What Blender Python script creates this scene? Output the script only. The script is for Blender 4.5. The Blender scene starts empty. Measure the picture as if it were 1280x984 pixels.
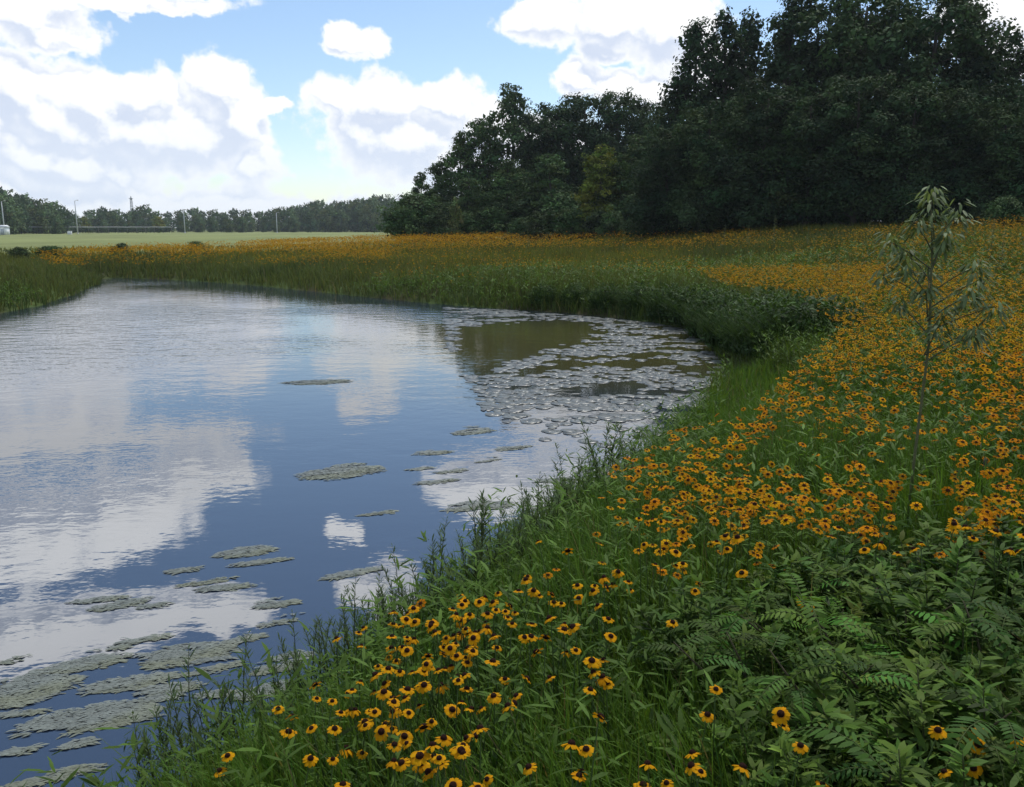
import bpy, math, random
import numpy as np
from mathutils import Vector, Matrix
R = math.radians
rng = np.random.default_rng(7)
random.seed(7)
sc = bpy.context.scene
COL = sc.collection

# ------------------------------------------------------------------ camera
FPX, W0, H0 = 1065.0, 1280.0, 984.0        # focal length in photo pixels
CAMZ, PITCH = 2.3, R(11.0)
cd = bpy.data.cameras.new('camera'); cam = bpy.data.objects.new('camera', cd); COL.objects.link(cam)
cam.location = (0, 0, CAMZ); cam.rotation_euler = (math.pi/2 - PITCH, 0, 0)
cd.sensor_width = 36; cd.lens = 36*FPX/W0; cd.clip_start = 0.05; cd.clip_end = 6000
sc.camera = cam

# ------------------------------------------------------------------ light
SUN_EL, SUN_AZ = 58.0, 28.0                # azimuth clockwise from the view direction (+Y)
sl = bpy.data.lights.new('sun', 'SUN'); sun = bpy.data.objects.new('sun', sl); COL.objects.link(sun)
sl.energy = 3.0; sl.angle = R(2.0); sl.color = (1, .95, .86)
sdir = Vector((math.sin(R(SUN_AZ))*math.cos(R(SUN_EL)), math.cos(R(SUN_AZ))*math.cos(R(SUN_EL)), math.sin(R(SUN_EL))))
sun.rotation_euler = sdir.to_track_quat('Z', 'Y').to_euler(); sun.location = (0, 0, 30)
sc.view_settings.view_transform = 'Standard'; sc.view_settings.look = 'None'
sc.view_settings.exposure = 0.12; sc.view_settings.gamma = 1.0; sc.view_settings.use_curve_mapping = False
sc.cycles.max_bounces = 6; sc.cycles.diffuse_bounces = 3; sc.cycles.glossy_bounces = 3
sc.cycles.transmission_bounces = 4; sc.cycles.volume_bounces = 0
sc.cycles.use_denoising = True
sc.cycles.sample_clamp_indirect = 6.0

class NT:
    """small helper round a node tree"""
    def __init__(s, t): s.t = t; t.nodes.clear()
    def n(s, typ, **kw):
        x = s.t.nodes.new(typ)
        for k, v in kw.items(): setattr(x, k, v)
        return x
    def l(s, a, b): s.t.links.new(a, b)
    def math(s, op, a, b=None, c=None, clamp=False):
        x = s.n('ShaderNodeMath', operation=op); x.use_clamp = clamp
        for i, v in enumerate((a, b, c)):
            if v is None: continue
            if isinstance(v, (int, float)): x.inputs[i].default_value = v
            else: s.l(v, x.inputs[i])
        return x.outputs[0]
    def vec(s, op, a, b=None):
        x = s.n('ShaderNodeVectorMath', operation=op)
        for i, v in enumerate((a, b)):
            if v is None: continue
            if isinstance(v, (tuple, list)): x.inputs[i].default_value = v
            else: s.l(v, x.inputs[i])
        return x.outputs['Value'] if op in ('LENGTH', 'DOT_PRODUCT') else x.outputs[0]
    def noise(s, v, scale, detail=4, rough=.5, dist=0, dims='3D'):
        x = s.n('ShaderNodeTexNoise', noise_dimensions=dims)
        x.inputs['Scale'].default_value = scale; x.inputs['Detail'].default_value = detail
        x.inputs['Roughness'].default_value = rough; x.inputs['Distortion'].default_value = dist
        if v is not None: s.l(v, x.inputs['Vector'])
        return x
    def mixc(s, f, a, b, mode='MIX'):
        x = s.n('ShaderNodeMix', data_type='RGBA', blend_type=mode)
        for sock, v in ((x.inputs[0], f), (x.inputs[6], a), (x.inputs[7], b)):
            if isinstance(v, (int, float)): sock.default_value = v
            elif isinstance(v, tuple): sock.default_value = (*v, 1) if len(v) == 3 else v
            else: s.l(v, sock)
        return x.outputs[2]
    def smooth(s, v, a, b, lo=0., hi=1.):
        x = s.n('ShaderNodeMapRange', interpolation_type='SMOOTHSTEP')
        s.l(v, x.inputs[0])
        for i, q in enumerate((a, b, lo, hi)): x.inputs[i+1].default_value = q
        return x.outputs[0]

# ---- photo pixel -> direction / point (numbers used to lay the place out) ----
cp, sp = math.cos(PITCH), math.sin(PITCH)
def direction(px, py):
    x = (px - W0/2)/FPX; u = -(py - H0/2)/FPX
    return np.array((x, cp + u*sp, -sp + u*cp))
def azel(px, py):
    d = direction(px, py); d = d/np.linalg.norm(d)
    return math.degrees(math.atan2(d[0], d[1])), math.degrees(math.asin(d[2]))
def at(px, py, z=0.0):
    d = direction(px, py); t = (z - CAMZ)/d[2]
    return np.array((d[0]*t, d[1]*t))
def project(P):
    x = P[:, 0]; y = P[:, 1]; z = P[:, 2] - CAMZ
    f = y*cp - z*sp; u = y*sp + z*cp
    f = np.maximum(f, 1e-3)
    return W0/2 + FPX*x/f, H0/2 - FPX*u/f

# ------------------------------------------------------------------ sky
# clouds: azimuth, elevation, half-width, half-height (degrees)
def px_blob(x, y, rx, ry):
    a, e = azel(x, y); k = math.degrees(1/FPX)
    return (a, e, rx*k, ry*k)
CLOUDS = [px_blob(*b) for b in (
    # long left bank of cumulus
    (-130,130,120,70),(-40,150,110,80),(25,115,60,48),(70,150,80,60),(115,125,60,42),(185,120,50,40),(165,165,110,50),(270,110,46,42),(293,145,58,44),(240,175,100,50),(342,126,24,10),
    (318,205,40,36),(90,205,130,45),
    # second bank, before the wood
    (425,120,44,34),(480,130,66,42),(555,130,58,36),(500,180,110,55),(452,175,52,46),(610,160,60,45),(580,210,90,45),(680,190,60,50),
    # small bright puff
    (425,42,30,20),(455,50,36,21),
    # upper left grey veil
    (20,18,80,40),(-90,0,110,50),(150,-6,150,14),(60,45,50,22),
    # upper right
    (655,25,46,30),(690,22,44,34),(770,22,80,42),(840,40,70,50),(760,60,50,16),
    (725,95,44,26),(770,105,50,26),(820,110,36,26),(880,100,60,40),
    # right of the tall wood
    (1230,10,60,26),(1270,50,60,16),(1330,40,80,60))]
CLOUDS += [ # horizon layers
    (-32,1.0,22,2.8),(-16,.4,16,2.2),(0,.5,14,2.3),(20,1.2,20,3),(45,1.5,20,4),
    # higher than the frame, seen in the pond
    (-31,17.6,7,3.4),(-25.5,17.2,5.5,3.2),(-21,15.6,4.5,2.2),(-19,16.2,2.6,1.3),(-36,19,6,2.4),(-31,23.2,7,2.2),(-25,23.6,5.5,1.9),(-20.5,23.8,4.2,1.7),
    (-2,17.2,4.5,2.2),(3,16.8,4.5,2.4),(7,17.5,4,2.4),(-12,20.0,1.7,.8),(-9.5,23.5,3,1.5),(-8,25,2,1),(5,25,5,2.4),(12,22,6,3),
    (-50,20,12,6),(-65,12,14,6),(60,18,16,7),(80,25,20,9),(35,30,10,5),(20,42,9,5),(-15,46,8,4),(-45,42,12,6),(-100,30,25,12),(130,25,30,12),(178,22,25,10),(-150,40,30,14),(100,50,30,10),(-60,62,30,9),(40,66,40,10)]

def cloud_group():
    g = bpy.data.node_groups.new('cloud_density', 'ShaderNodeTree')
    g.interface.new_socket('Vector', in_out='INPUT', socket_type='NodeSocketVector')
    g.interface.new_socket('Value', in_out='OUTPUT', socket_type='NodeSocketFloat')
    k = NT(g); gi = k.n('NodeGroupInput'); go = k.n('NodeGroupOutput')
    P = gi.outputs[0]
    w1 = k.noise(P, .22, 5, .6); o1 = k.vec('MULTIPLY', k.vec('SUBTRACT', w1.outputs['Color'], (.5,.5,.5)), (4.6, 3.2, 0))
    Pw = k.vec('ADD', P, o1)
    acc = None
    for (a, e, ra, re) in CLOUDS:
        v = k.vec('LENGTH', k.vec('MULTIPLY', k.vec('SUBTRACT', Pw, (a, e, 0)), (1/ra, 1/re, 0)))
        v = k.math('SUBTRACT', 1.0, v)
        acc = v if acc is None else k.math('SMOOTH_MAX', acc, v, .18)
    n2 = k.noise(P, .62, 6, .55)
    d = k.math('ADD', acc, k.math('MULTIPLY', k.math('SUBTRACT', n2.outputs['Fac'], .5), .95))
    k.l(d, go.inputs[0])
    return g

def make_world():
    w = bpy.data.worlds.new('World'); sc.world = w; w.use_nodes = True
    k = NT(w.node_tree)
    tc = k.n('ShaderNodeTexCoord'); sep = k.n('ShaderNodeSeparateXYZ'); k.l(tc.outputs['Generated'], sep.inputs[0])
    el = k.math('MULTIPLY', k.math('ARCSINE', sep.outputs['Z']), 57.29578)
    az = k.math('MULTIPLY', k.math('ARCTAN2', sep.outputs['X'], sep.outputs['Y']), 57.29578)
    cb = k.n('ShaderNodeCombineXYZ'); k.l(az, cb.inputs[0]); k.l(el, cb.inputs[1])
    P = cb.outputs[0]
    g = cloud_group()
    def dens(v):
        x = k.n('ShaderNodeGroup'); x.node_tree = g; k.l(v, x.inputs[0]); return x.outputs[0]
    d0 = dens(P); d1 = dens(k.vec('ADD', P, (.5, 1.25, 0)))
    mask = k.smooth(d0, -.02, .27)
    lit = k.math('SUBTRACT', d0, d1)
    shade = k.smooth(lit, -.22, .30)
    thick = k.smooth(d0, .10, .62)
    s = k.math('MAXIMUM', shade, k.math('SUBTRACT', 1.0, k.math('MULTIPLY', thick, .80)))
    fine = k.noise(k.vec('MULTIPLY', P, (.7, 1.3, 1)), .45, 5, .55).outputs['Fac']
    s = k.math('ADD', s, k.math('MULTIPLY', k.math('SUBTRACT', fine, .5), .35), clamp=True)
    ccol = k.mixc(s, (.56, .65, .83), (1.00, 1.01, 1.02))
    # clouds nearer the sun are brighter
    hi = k.smooth(el, 12.5, 20.0, 1.0, 1.9)
    hv = k.n('ShaderNodeVectorMath', operation='SCALE'); k.l(ccol, hv.inputs[0]); k.l(k.math('ADD', 1.0, k.math('MULTIPLY', k.math('SUBTRACT', hi, 1.0), s)), hv.inputs['Scale']); ccol = hv.outputs[0]
    # clouds low in the sky are seen through more air
    low = k.smooth(el, 1.0, 9.0)
    ccol = k.mixc(low, k.mixc(.5, ccol, (.78, .87, .98)), ccol)
    sky = k.n('ShaderNodeTexSky', sky_type='NISHITA'); sky.sun_disc = False
    sky.sun_elevation = R(SUN_EL); sky.sun_rotation = R(SUN_AZ)
    sky.air_density = 1.0; sky.dust_density = .35; sky.ozone_density = 2.4
    b1 = k.n('ShaderNodeBackground'); k.l(sky.outputs[0], b1.inputs[0]); b1.inputs[1].default_value = .135
    b2 = k.n('ShaderNodeBackground'); k.l(ccol, b2.inputs[0]); b2.inputs[1].default_value = 1.0
    mx = k.n('ShaderNodeMixShader'); k.l(mask, mx.inputs[0]); k.l(b1.outputs[0], mx.inputs[1]); k.l(b2.outputs[0], mx.inputs[2])
    o = k.n('ShaderNodeOutputWorld'); k.l(mx.outputs[0], o.inputs[0])
    w.cycles.sampling_method = 'MANUAL'; w.cycles.sample_map_resolution = 512
make_world()

# ------------------------------------------------------------------ helpers
class Soup:
    """collects points and triangles (with a base-colour tint per point) and links them as ONE mesh"""
    def __init__(s): s.v = []; s.f = []; s.c = []; s.n = 0
    def add(s, v, f, c):
        v = np.asarray(v, float).reshape(-1, 3); f = np.asarray(f, int).reshape(-1, 3)
        c = np.asarray(c, float)
        if c.ndim == 1: c = np.tile(c, (len(v), 1))
        s.v.append(v); s.f.append(f + s.n); s.c.append(c); s.n += len(v)
    def mesh(s, name, mat, smooth=False):
        v = np.concatenate(s.v); f = np.concatenate(s.f); c = np.concatenate(s.c)
        me = bpy.data.meshes.new(name)
        me.vertices.add(len(v)); me.vertices.foreach_set('co', v.astype(np.float32).ravel())
        me.loops.add(f.size); me.loops.foreach_set('vertex_index', f.astype(np.int32).ravel())
        me.polygons.add(len(f)); me.polygons.foreach_set('loop_start', np.arange(0, f.size, 3, dtype=np.int32))
        if smooth: me.polygons.foreach_set('use_smooth', np.ones(len(f), bool))
        me.update(calc_edges=True)
        a = me.attributes.new('tint', 'FLOAT_COLOR', 'POINT')
        a.data.foreach_set('color', np.c_[c, np.ones(len(c))].astype(np.float32).ravel())
        me.materials.append(mat); me.validate()
        return me
    def build(s, name, mat, parent=None, smooth=False):
        return link(name, s.mesh(name, mat, smooth), parent)
def link(name, me, parent=None):
    o = bpy.data.objects.new(name, me); COL.objects.link(o)
    if parent: o.parent = parent
    return o
def tag(o, label=None, cat=None, group=None, kind=None):
    for k_, v_ in (('label', label), ('category', cat), ('group', group), ('kind', kind)):
        if v_: o[k_] = v_
    return o
def empty(name, loc, rz=0, s=1.0):
    o = bpy.data.objects.new(name, None); COL.objects.link(o)
    o.location = loc; o.rotation_euler = (0, 0, rz); o.scale = (s, s, s) if np.isscalar(s) else s
    o.empty_display_size = .1
    return o
def norm(a): return a/np.maximum(np.linalg.norm(a, axis=-1, keepdims=True), 1e-9)
def rand_dirs(n):
    a = rng.normal(size=(n, 3)); return norm(a)

def leaves(S, base, d, nrm, L, Wd, col, fold=.12, mid=.45, fine=False):
    """N pointed leaves: base point, direction, face normal, length, width"""
    d = norm(d); side = norm(np.cross(d, nrm)); up = np.cross(side, d)
    L = np.asarray(L)[:, None]; Wd = np.asarray(Wd)[:, None]
    n = len(base)
    if fine:
        a = base + d*L*.28 + up*Wd*fold; b = base + d*L*.66 + up*Wd*fold - up*L*.03
        v = np.stack((base, a + side*Wd*.43, b + side*Wd*.40, base + d*L - up*L*.08, b - side*Wd*.40, a - side*Wd*.43), 1).reshape(-1, 3)
        i = np.arange(n)[:, None]*6
        S.add(v, np.concatenate((i + [0, 1, 5], i + [1, 2, 4], i + [1, 4, 5], i + [2, 3, 4]), 1).reshape(-1, 3), np.repeat(col, 6, 0)); return
    m = base + d*L*mid
    v = np.stack((base, m + side*Wd*.5 + up*Wd*fold, base + d*L, m - side*Wd*.5 + up*Wd*fold), 1).reshape(-1, 3)
    i = np.arange(n)[:, None]*4
    f = np.concatenate((i + [0, 1, 2], i + [0, 2, 3]), 1).reshape(-1, 3)
    S.add(v, f, np.repeat(col, 4, 0))

def blades(S, base, h, w, az, bend, col, rows=(0, .45, .8), tipc=1.15, face=None):
    """N curved grass blades"""
    n = len(base)
    dx = np.c_[np.cos(az), np.sin(az), np.zeros(n)]
    fa = az + math.pi/2 + rng.normal(0, .7, n) if face is None else face
    sd = np.c_[np.cos(fa), np.sin(fa), np.zeros(n)]
    vs = []; cs = []
    def spine(t):
        return base + dx*(h*bend*t**1.8)[:, None] + np.c_[np.zeros(n), np.zeros(n), h*t*(1 - .28*np.abs(bend)*t)]
    for t in rows:
        p = spine(t); ww = (w*(1 - .55*t))[:, None]*.5
        vs += [p - sd*ww, p + sd*ww]; cs += [col, col]
    vs.append(spine(1.0)); cs.append(col*tipc)
    k_ = len(vs)
    v = np.stack(vs, 1).reshape(-1, 3); c = np.stack(cs, 1).reshape(-1, 3)
    i = np.arange(n)[:, None]*k_
    fl = []
    for r in range(len(rows) - 1):
        a = 2*r; fl += [i + [a, a+1, a+3], i + [a, a+3, a+2]]
    a = 2*(len(rows) - 1); fl.append(i + [a, a+1, a+2])
    S.add(v, np.concatenate(fl, 1).reshape(-1, 3), c)

def tube(S, pts, radii, col, sides=7, cap=True):
    pts = np.asarray(pts, float); n = len(pts)
    tang = np.gradient(pts, axis=0); tang = norm(tang)
    ref = np.array((0, 0, 1.)) if abs(tang[0][2]) < .9 else np.array((1., 0, 0))
    v = []
    for p, t, r in zip(pts, tang, radii):
        a = norm(np.cross(t, ref)); b = np.cross(t, a)
        th = np.arange(sides)*2*math.pi/sides
        v.append(p + r*(np.cos(th)[:, None]*a + np.sin(th)[:, None]*b))
    v = np.concatenate(v); f = []
    for i in range(n - 1):
        for j in range(sides):
            a = i*sides + j; b = i*sides + (j+1) % sides
            f += [(a, b, b + sides), (a, b + sides, a + sides)]
    if cap:
        v = np.r_[v, pts[:1], pts[-1:]]; c0 = n*sides; c1 = c0 + 1
        for j in range(sides):
            f += [(c0, (j+1) % sides, j), (c1, (n-1)*sides + j, (n-1)*sides + (j+1) % sides)]
    S.add(v, f, col)

_perm = rng.permutation(512); _val = rng.random(512)
def vnoise(x, y, s=1.0, seed=0):
    x = np.asarray(x)*s + seed*17.3; y = np.asarray(y)*s + seed*31.7
    xi = np.floor(x).astype(int); yi = np.floor(y).astype(int); fx = x - xi; fy = y - yi
    fx = fx*fx*(3 - 2*fx); fy = fy*fy*(3 - 2*fy)
    h = lambda a, b: _val[(_perm[a & 511] + b*57) & 511]
    return (h(xi, yi)*(1-fx) + h(xi+1, yi)*fx)*(1-fy) + (h(xi, yi+1)*(1-fx) + h(xi+1, yi+1)*fx)*fy
def fbm(x, y, s=1.0, seed=0, o=3):
    r = 0; a = .55
    for i in range(o): r = r + a*vnoise(x, y, s*2**i, seed+i); a *= .5
    return r
def sstep(x, a, b):
    t = np.clip((x - a)/(b - a), 0, 1); return t*t*(3 - 2*t)
def in_poly(x, y, poly):
    poly = np.asarray(poly, float); c = np.zeros(np.shape(x), bool); j = len(poly) - 1
    for i in range(len(poly)):
        xi, yi = poly[i]; xj, yj = poly[j]
        if yi != yj: c ^= ((yi > y) != (yj > y)) & (x < (xj - xi)*(y - yi)/(yj - yi) + xi)
        j = i
    return c

# ------------------------------------------------------------------ materials
def foliage_mat(name, trans=.28, rough=.55, spec=.25, tcol=(1.25, 1.2, .6)):
    m = bpy.data.materials.new(name); m.use_nodes = True; k = NT(m.node_tree)
    at_ = k.n('ShaderNodeAttribute', attribute_name='tint'); col = at_.outputs['Color']
    p = k.n('ShaderNodeBsdfPrincipled'); k.l(col, p.inputs['Base Color'])
    p.inputs['Roughness'].default_value = rough; p.inputs['Specular IOR Level'].default_value = spec
    t = k.n('ShaderNodeBsdfTranslucent'); k.l(k.mixc(1.0, col, tcol, 'MULTIPLY'), t.inputs[0])
    mx = k.n('ShaderNodeMixShader'); mx.inputs[0].default_value = trans
    k.l(p.outputs[0], mx.inputs[1]); k.l(t.outputs[0], mx.inputs[2])
    o = k.n('ShaderNodeOutputMaterial'); k.l(mx.outputs[0], o.inputs[0])
    return m
def tint_mat(name, rough=.7, spec=.3, bump=0, bscale=30):
    m = bpy.data.materials.new(name); m.use_nodes = True; k = NT(m.node_tree)
    at_ = k.n('ShaderNodeAttribute', attribute_name='tint')
    tc = k.n('ShaderNodeTexCoord'); n = k.noise(tc.outputs['Object'], bscale, 5, .6)
    col = k.mixc(.5, at_.outputs['Color'], k.mixc(n.outputs['Fac'], (.35,.35,.35), (1.5,1.5,1.5)), 'MULTIPLY')
    p = k.n('ShaderNodeBsdfPrincipled'); k.l(col, p.inputs['Base Color'])
    p.inputs['Roughness'].default_value = rough; p.inputs['Specular IOR Level'].default_value = spec
    if bump:
        b = k.n('ShaderNodeBump'); b.inputs['Strength'].default_value = bump; b.inputs['Distance'].default_value = .02
        k.l(n.outputs['Fac'], b.inputs['Height']); k.l(b.outputs[0], p.inputs['Normal'])
    o = k.n('ShaderNodeOutputMaterial'); k.l(p.outputs[0], o.inputs[0])
    return m
M_grass = foliage_mat('grass_blades', .30, .6, .10)
M_tree = foliage_mat('tree_leaves', .12, .7, .05)
M_shrub = foliage_mat('shrub_leaves', .28, .6, .10)
M_petal = foliage_mat('petals', .25, .8, .02, (1.1, .95, .7))
M_centre = tint_mat('flower_centre', .9, .1, .8, 600)
M_bark = tint_mat('bark', .9, .15, .8, 14)
M_pad = tint_mat('floating_leaf', .34, .6, .1, 40)
M_weed = tint_mat('pondweed', .50, .4, .1, 9)
M_metal = tint_mat('galvanised_metal', .5, .5, 0, 8)
M_paint = tint_mat('white_paint', .5, .4, 0, 6)

# ------------------------------------------------------------------ ground
def shore_points():
    P = [at(100,1010,.35), at(200,955,.35), at(300,890,.38), at(410,812,.40), at(500,745,.40), at(600,685,.40), at(680,628,.38),
         at(745,582,.34), at(820,545,.28), at(880,508,.18), at(908,478,.05), at(908,455), at(885,422), at(845,408), at(780,398),
         at(700,390.5), at(630,386), at(560,381), at(450,370.5), at(390,364), at(330,358), at(280,354), at(230,351), at(180,348.5), at(128,348),
         at(122,354), at(95,366), at(60,379), at(0,392), at(-120,410), at(-330,440), at(-600,500)]
    P += [np.array(q) for q in ((-14, 8), (-13, 2), (-9, -3), (-5, -4), (-2.6, -1.5), (-1.75, .6))]
    P = np.array(P); out = []
    n = len(P)
    for i in range(n):                       # Catmull-Rom, gently irregular
        p0, p1, p2, p3 = P[(i-1) % n], P[i], P[(i+1) % n], P[(i+2) % n]
        for t in np.linspace(0, 1, 5)[:-1]:
            q = .5*((2*p1) + (p2-p0)*t + (2*p0-5*p1+4*p2-p3)*t*t + (3*p1-p0-3*p2+p3)*t**3)
            out.append(q)
    out = np.array(out)
    d = np.hypot(out[:, 0], out[:, 1])
    j = (vnoise(out[:, 0], out[:, 1], 1.3, 5) - .5)*np.minimum(.25, d*.02)
    return out + np.c_[j, -j*.4]
SHORE = shore_points()
def sdist(x, y):
    """distance to the water's edge, negative in the pond"""
    x = np.asarray(x, float); y = np.asarray(y, float); out = np.full(x.shape, 1e9)
    A = SHORE; B = np.roll(SHORE, -1, 0)
    for a, b in zip(A, B):
        ab = b - a; t = np.clip(((x - a[0])*ab[0] + (y - a[1])*ab[1])/max(ab @ ab, 1e-9), 0, 1)
        out = np.minimum(out, (x - a[0] - t*ab[0])**2 + (y - a[1] - t*ab[1])**2)
    out = np.sqrt(out)
    return np.where(in_poly(x, y, SHORE), -out, out)
def height(x, y, s=None):
    x = np.asarray(x, float); y = np.asarray(y, float)
    if s is None: s = sdist(x, y)
    so = np.maximum(s, 0)
    h = .46*(1 - np.exp(-so/.9)) + .16*sstep(s, 1, 4)
    h = h + .62*sstep(s, 3, 26)*sstep(x, -26, 2)*sstep(y, 6, 30)
    h = h + .12*sstep(s, 3, 30)
    h = h + .85*sstep(x, 3, 16)*sstep(y, 7, 28)*sstep(s, 1, 8)
    h = h + (fbm(x, y, .5, 3) - .5)*.10*sstep(s, .3, 2)
    return np.where(s < 0, -.55*sstep(-s, 0, 1.6) - .02, h)

def make_ground():
    na = 720; rings = np.r_[.02, np.geomspace(.5, 60, 150), np.geomspace(63, 3500, 44)]
    th = np.arange(na)*2*math.pi/na
    x = (rings[:, None]*np.sin(th)).ravel(); y = (rings[:, None]*np.cos(th)).ravel()
    s = sdist(x, y); z = height(x, y, s)
    far = np.hypot(x, y)
    z = np.where(far > 150, z*1.0, z)
    S = Soup(); nr = len(rings); a = np.arange(na); b = (a + 1) % na; fs = []
    for i in range(nr - 1):
        fs += [np.c_[i*na + a, (i+1)*na + a, (i+1)*na + b], np.c_[i*na + a, (i+1)*na + b, i*na + b]]
    soil = np.array((.045, .045, .02)); mown = np.array((.175, .205, .085)); green = np.array((.055, .085, .025))
    wm = sstep(far, 50, 62)*(1 - sstep(x/np.maximum(y, 1), .02, .12))*(y > 0)
    wg = sstep(fbm(x, y, .6, 9), .3, .6)
    c = soil*(1 - wg[:, None]) + green*wg[:, None]
    mv = (.72 + .5*fbm(x, y*.35, .10, 50))[:, None]; c = c*(1 - wm[:, None]) + mown*mv*wm[:, None]
    S.add(np.c_[x, y, z], np.concatenate(fs), c)
    m = bpy.data.materials.new('ground'); m.use_nodes = True; k = NT(m.node_tree)
    at_ = k.n('ShaderNodeAttribute', attribute_name='tint'); g = k.n('ShaderNodeNewGeometry')
    n1 = k.noise(g.outputs['Position'], .12, 6, .65); n2 = k.noise(g.outputs['Position'], 6, 5, .7)
    c1 = k.mixc(.8, at_.outputs['Color'], k.mixc(n1.outputs['Fac'], (.55,.6,.5), (1.4,1.35,1.3)), 'MULTIPLY')
    c1 = k.mixc(.7, c1, k.mixc(n2.outputs['Fac'], (.4,.45,.4), (1.6,1.5,1.4)), 'MULTIPLY')
    p = k.n('ShaderNodeBsdfPrincipled'); k.l(c1, p.inputs['Base Color']); p.inputs['Roughness'].default_value = .95
    p.inputs['Specular IOR Level'].default_value = .1
    bp = k.n('ShaderNodeBump'); bp.inputs['Strength'].default_value = .6; bp.inputs['Distance'].default_value = .06
    k.l(n2.outputs['Fac'], bp.inputs['Height']); k.l(bp.outputs[0], p.inputs['Normal'])
    o = k.n('ShaderNodeOutputMaterial'); k.l(p.outputs[0], o.inputs[0])
    tag(S.build('ground', m, smooth=True), kind='structure')
make_ground()

def make_water():
    lo = SHORE.min(0) - .6; hi = SHORE.max(0) + .6
    n = 2; S = Soup()
    S.add([(lo[0], lo[1], 0), (hi[0], lo[1], 0), (hi[0], hi[1], 0), (lo[0], hi[1], 0)], [(0, 1, 2), (0, 2, 3)], (0, 0, 0))
    m = bpy.data.materials.new('pond_water'); m.use_nodes = True; k = NT(m.node_tree)
    g = k.n('ShaderNodeNewGeometry'); pos = g.outputs['Position']
    p = k.n('ShaderNodeBsdfPrincipled')
    p.inputs['Base Color'].default_value = (.015, .025, .044, 1); p.inputs['Roughness'].default_value = .015
    p.inputs['IOR'].default_value = 2.1
    st = k.vec('MULTIPLY', pos, (1.0, 1.5, 1.0))
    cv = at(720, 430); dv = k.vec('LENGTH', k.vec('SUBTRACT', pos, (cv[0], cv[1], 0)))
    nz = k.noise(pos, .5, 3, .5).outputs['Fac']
    tree_refl = k.smooth(k.math('ADD', dv, k.math('MULTIPLY', nz, 3.0)), 3.5, 9.5, 1.0, 0.0)
    k.l(k.mixc(tree_refl, (.015, .025, .044), (.058, .056, .020)), p.inputs['Base Color'])  # olive of the trees' reflection, painted into the cove's water colour
    w1 = k.noise(st, 2.2, 3, .5); w2 = k.noise(st, 11, 2, .5)
    sx = k.n('ShaderNodeSeparateXYZ'); k.l(pos, sx.inputs[0])
    breeze = k.smooth(k.math('SUBTRACT', sx.outputs['Y'], k.math('MULTIPLY', sx.outputs['X'], 1.2)), 9.0, 27.0, .45, 2.6)
    patch = k.smooth(k.noise(pos, .16, 2, .5).outputs['Fac'], .42, .62, .25, 1.0)   # breeze roughens some areas more
    hgt = k.math('ADD', w1.outputs['Fac'], k.math('MULTIPLY', w2.outputs['Fac'], .22))
    b = k.n('ShaderNodeBump'); b.inputs['Distance'].default_value = .010
    k.l(k.math('MULTIPLY', breeze, .010), b.inputs['Distance']); k.l(patch, b.inputs['Strength']); k.l(hgt, b.inputs['Height']); k.l(b.outputs[0], p.inputs['Normal'])
    o = k.n('ShaderNodeOutputMaterial'); k.l(p.outputs[0], o.inputs[0])
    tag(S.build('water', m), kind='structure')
make_water()

# ------------------------------------------------------------------ trees
def crown(S, lobes, n_per_area, leaf, col, droop=.2, var=.25, shell=.55, core=0):
    """lobes: (x,y,z, rx,ry,rz); leaf-sized faces spread through the outer part of every lobe"""
    for (x, y, z, rx, ry, rz) in lobes:
        n = max(12, int(n_per_area*(rx*ry + rx*rz + ry*rz)))
        d = rand_dirs(n); d[:, 2] = np.where(d[:, 2] < -.45, -d[:, 2], d[:, 2])
        r = shell + (1 - shell)*rng.random(n)**.6
        r *= 1 + .22*rng.normal(size=n)*.6
        p = np.array((x, y, z)) + d*r[:, None]*np.array((rx, ry, rz))
        nr = norm(d + .38*rng.normal(size=(n, 3)) + np.array((0, 0, .45)))
        dr = norm(np.cross(nr, rand_dirs(n)) + np.array((0, 0, -droop)))
        tint = col*max(.35, 1 + var*rng.normal()*1.25)
        tint = tint*np.array((1 + .18*rng.normal()*.6, 1, 1 + .15*rng.normal()*.6))
        c = tint*(1 + .12*rng.normal(size=(n, 1)))
        L = leaf*(.7 + .7*rng.random(n))
        leaves(S, p, dr, nr, L, L*(.5 + .2*rng.random(n)), np.clip(c, .004, .5), .1)
        if core:                                        # leaves deeper in, larger and fewer
            m = max(5, int(n*core)); d = rand_dirs(m); p = np.array((x, y, z)) + d*(.62*rng.random((m, 1))**.5)*np.array((rx, ry, rz))
            nr = norm(rng.normal(size=(m, 3)) + (0, 0, .3)); L = np.full(m, leaf*2.0)
            leaves(S, p, np.cross(nr, rand_dirs(m)), nr, L, L*.7, np.clip(tint*(1 + .15*rng.normal(size=(m, 1))), .004, .5), .1)

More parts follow.
